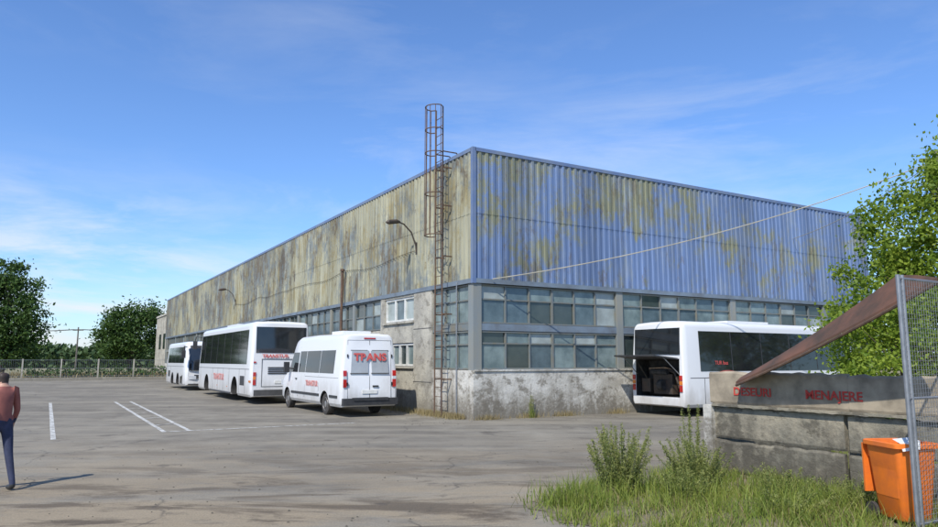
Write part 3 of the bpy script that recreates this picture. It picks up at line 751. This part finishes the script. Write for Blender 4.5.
mass('distant_trees',[(60,140,220,60,11,8,9000)],0,1.4,'leafD')
mass('fence_bushes',[(*WL(-60,57.5).xy,*WL(-30,57.5).xy,1.0,1.2,2500),(*WL(-13,58).xy,*WL(-1,58).xy,1.5,1.,1800)],0,.28,'leafL')
Pg=rng.uniform(0,1,(9000,2)); Pg=np.array([list(WL(-60+60*a_,57.3+14*b2**1.5)) for a_,b2 in Pg])
def blades(name,P_,hmin,hmax,wd,mat,parent=None,lean=.35):
    n=len(P_); h=rng.uniform(hmin,hmax,n); th=rng.uniform(0,2*np.pi,n); ph=rng.uniform(0,2*np.pi,n)
    ln=np.abs(rng.normal(size=n))*lean*h
    d=np.stack([np.cos(th),np.sin(th),np.zeros(n)],1); l=np.stack([np.cos(ph),np.sin(ph),np.zeros(n)],1)
    w_=(wd*rng.uniform(.6,1.3,n))[:,None]; up=np.array([0,0,1.])
    a=P_-d*w_/2; b=P_+d*w_/2; m_=P_+up*h[:,None]*.6+l*ln[:,None]*.4
    c=m_+d*w_*.35; e=m_-d*w_*.35; t=P_+up*h[:,None]+l*ln[:,None]
    V_=np.stack([a,b,c,e,t],1).reshape(-1,3); idx=np.arange(n)[:,None]*5
    lp=np.concatenate([idx+np.array([[0,1,2,3]]),idx+np.array([[3,2,4]])],1).astype(np.int32)
    me=bpy.data.meshes.new(name); me.vertices.add(5*n); me.vertices.foreach_set('co',V_.ravel())
    me.loops.add(7*n); me.loops.foreach_set('vertex_index',lp.ravel())
    me.polygons.add(2*n); ls=np.stack([np.arange(n)*7,np.arange(n)*7+4],1).ravel().astype(np.int32); lt=np.tile([4,3],n).astype(np.int32)
    me.polygons.foreach_set('loop_start',ls); me.polygons.foreach_set('loop_total',lt); me.materials.append(M[mat]); me.update(calc_edges=True)
    o=bpy.data.objects.new(name,me); COL.objects.link(o); o.parent=parent; return o
blades('dry_field_grass',Pg,.3,.8,.12,'dryw')
m,nt,b=nmat('soil'); cob=objco(nt)
nt.links.new(mixc(nt,mapr(nt,noise(nt,cob,3,7,.7),.4,.6),(.22,.18,.12),(.13,.125,.06)),b.inputs['Base Color']); b.inputs['Roughness'].default_value=1; bump(nt,b,noise(nt,cob,20,5),.6,.03)
M['soil']=m
edge=[(.75,9.0),(1.0,9.8),(1.7,10.4),(2.5,11.0),(3.2,11.8),(3.9,12.5),(4.6,13.3),(7.5,14.6),(12,13),(9,7),(6,6),(3.4,6.9),(2.1,7.5),(1.2,8.1)]
pts=[]
for i in range(len(edge)):
    p=Vector(edge[i]);q=Vector(edge[(i+1)%len(edge)])
    for k in range(5): pts.append(p.lerp(q,k/5)+Vector((random.uniform(-.1,.1),random.uniform(-.1,.1))))
sp_=MB([]); sp_.add([(p.x,p.y,.012) for p in pts],[tuple(range(len(pts)))],'soil'); sp_.build('soil_verge')
def inside(px,py):
    r=np.zeros(len(px),bool); n=len(edge)
    for i in range(n):
        x1,y1=edge[i];x2,y2=edge[(i+1)%n]
        c_=((y1>py)!=(y2>py))&(px<(x2-x1)*(py-y1)/(y2-y1+1e-9)+x1); r^=c_
    return r
X=rng.uniform(.4,8,110000)+rng.normal(size=110000)*.05;Y=rng.uniform(6,14,110000); k=inside(X+rng.normal(size=110000)*.16,Y+rng.normal(size=110000)*.16)
X,Y=X[k],Y[k]; dn=np.clip(.5+.8*np.sin(X*3.1+Y*1.7)*np.cos(Y*2.9-X*1.3)+.4*np.sin(X*9-Y*7),0,1); k=rng.random(len(X))<(.15+.8*dn); X,Y=X[k],Y[k]
k=rng.random(len(X))<.84
blades('grass_verge',np.stack([X[k],Y[k],np.full(k.sum(),.01)],1),.03,.19,.010,'grass',None,.7)
blades('grass_verge',np.stack([X[~k],Y[~k],np.full((~k).sum(),.01)],1),.03,.22,.008,'dryw',None,.7)
def weed(name,loc,h,r,n,mat='weed',tuft=500):
    E=root(name,loc); st=MB([]); Ps=[]
    for i in range(n):
        th=random.uniform(0,6.28); q=r*math.sqrt(random.random()); hh=h*random.uniform(.5,1.1); b0=Vector((q*.4*math.cos(th),q*.4*math.sin(th),0)); t=Vector((q*math.cos(th)*1.1,q*math.sin(th)*1.1,hh)); mm=b0.lerp(t,.5)+Vector((random.uniform(-.04,.04),random.uniform(-.04,.04),.05))
        st.tube([b0,mm,t],[.006,.004,.002],'weed',4)
        for s_ in np.linspace(.05,1,int(36*hh/.5)):
            p=b0.lerp(mm,s_*2) if s_<.5 else mm.lerp(t,s_*2-1)
            for _ in range(4): Ps.append(np.array(p)+rng.normal(size=3)*np.array([.03,.03,.02])*(1.2-.8*s_))
    st.build('stems',E); leaves('foliage',np.array(Ps),.035,mat,E,.28,-.3)
    blades('grass_tuft',rng.normal(size=(tuft,3))*np.array([r*.7,r*.7,0]),.12,.4,.01,'grass',E,.5)
weed('weed_clump',(2.05,9.9,0),.85,.42,75); weed('weed_clump',(3.15,10.1,0),.66,.5,54)
weed('weed_clump',(3.35,10.9,0),1.05,.22,9); weed('weed_clump',(2.75,9.3,0),.42,.35,30); weed('weed_clump',(4.0,9.3,0),.42,.4,28); weed('weed_clump',(1.35,9.2,0),.18,.3,16)
weed('weed_clump',(4.6,8.9,0),.36,.4,24); weed('weed_clump',(3.7,8.5,0),.3,.45,22)
Pb=[]
for _ in range(2600):
    s_=rng.uniform(.3,2.8) if rng.random()<.6 else rng.uniform(2.8,6.5)
    p=WL(-rng.gamma(1.5,.12)-.1,s_); Pb.append([p.x,p.y,0])
for _ in range(900):
    c0=random.choice([.4,1.9,3.4,5.6]); p=WL(c0+rng.normal()*.25,-.12-rng.gamma(1.2,.08)); Pb.append([p.x,p.y,0])
blades('wall_base_weeds',np.array(Pb),.04,.24,.012,'dryw')
weed('weed_clump',tuple(WL(2.0,-.25)),.7,.08,5,tuft=80); 
# ------------------------------------------------------------ far fence
FF=root('mesh_boundary_fence',tuple(WL(-1.2,56)),TH+math.pi); ff=MB([])
x=0
while x<=60:
    ff.box((x-.06,-.06,0),(x+.06,.06,1.95),'panel'); x+=3
ff.box((0,-.12,0),(60,.12,.28),'panel')
for z in (.4,1.1,1.85): ff.box((0,-.012,z-.012),(60,.012,z+.012),'galv')
x=.1
while x<60: ff.box((x,-.005,.28),(x+.011,.005,1.85),'galv'); x+=.13
ff.build('posts_and_mesh',FF)
up=MB([]); 
for (x,y) in ((-66,120),(-95,112)):
    up.tube([(x,y,0),(x,y,7.4)],[.16,.1],'wood',8); up.box((x-.9,y-.05,6.8),(x+.9,y+.05,6.95),'wood')
for o_ in (-.8,0,.8):
    up.tube(sag((-95+o_,112,7),(-66+o_,120,7),.6,10),.03,'darksteel',4); up.tube(sag((-66+o_,120,7),(-36+o_,126,7.6),.5,10),.03,'darksteel',4)
up.build('utility_poles')
# ------------------------------------------------------------ pedestrian
def person(loc,rz):
    E=root('pedestrian',loc,rz)
    vs=[];ed=[];rad=[]
    def a(p,r,par=None):
        vs.append(p); rad.append(r if hasattr(r,'__len__') else (r,r))
        if par is not None: ed.append((par,len(vs)-1))
        return len(vs)-1
    pel=a((0,0,.93),(.125,.155)); wst=a((.0,0,1.06),(.105,.135),pel); ch=a((.0,0,1.25),(.12,.16),wst); nb=a((-.01,0,1.385),(.075,.09),ch); nk=a((.0,0,1.44),.052,nb)
    hd0=a((.02,0,1.50),(.07,.062),nk); hd1=a((.022,0,1.575),(.092,.076),hd0); a((.01,0,1.635),(.07,.06),hd1)
    a((.118,0,1.545),.014,a((.095,0,1.56),.016,hd1))
    for sg in (1,-1):
        sh_=a((0,sg*.165,1.36),.062,nb); el=a((-.03-.07*sg,sg*.235,1.09),.043,sh_); wr_=a((.06-.12*sg,sg*.25,.87),.028,el)
        pal=a((.07-.13*sg,sg*.25,.80),(.034,.02),wr_)
        for k,(dx,l) in enumerate(((-.028,.06),(-.010,.075),(.010,.07),(.028,.055))):
            f1=a((.07-.13*sg+dx,sg*.25,.765),.009,pal); f2=a((.075-.13*sg+dx,sg*.247,.765-l*.55),.0085,f1); a((.085-.13*sg+dx,sg*.24,.765-l),.007,f2)
        t1=a((.105-.13*sg,sg*.235,.80),.010,pal); a((.12-.13*sg,sg*.23,.765),.008,t1)
        hp=a((0,sg*.09,.88),.088,pel); kn=a((.05+.13*sg,sg*.10,.50),.058,hp); an=a((-.02+.22*sg,sg*.10,.10),.04,kn)
        hl=a((-.03+.22*sg,sg*.10,.055),.04,an); a((.13+.22*sg,sg*.115,.04),.036,hl)
    me=bpy.data.meshes.new('body'); me.from_pydata(vs,ed,[]); o=bpy.data.objects.new('body',me); COL.objects.link(o)
    o.modifiers.new('s','SKIN'); sm=o.modifiers.new('u','SUBSURF'); sm.levels=2; sm.render_levels=2
    for i,sv in enumerate(me.skin_vertices[0].data): sv.radius=rad[i]; sv.use_root=(i==0)
    dg=bpy.context.evaluated_depsgraph_get(); dg.update(); m2=bpy.data.meshes.new_from_object(o.evaluated_get(dg)); o.modifiers.clear(); o.data=m2
    for k in ('skin','shirt','jeans','shoe','hair'): m2.materials.append(M[k])
    for p in m2.polygons:
        c=p.center; p.use_smooth=True
        if c.z<.085: i=3
        elif abs(c.y)>.19 and c.z<.9: i=0
        elif c.z<.97: i=2
        elif c.z<1.43: i=1
        elif (c.z>1.60 or (c.x<.045 and c.z>1.49)): i=4
        else: i=0
        p.material_index=i
    o.parent=E
person((-6.64,10.25,0),R(150))
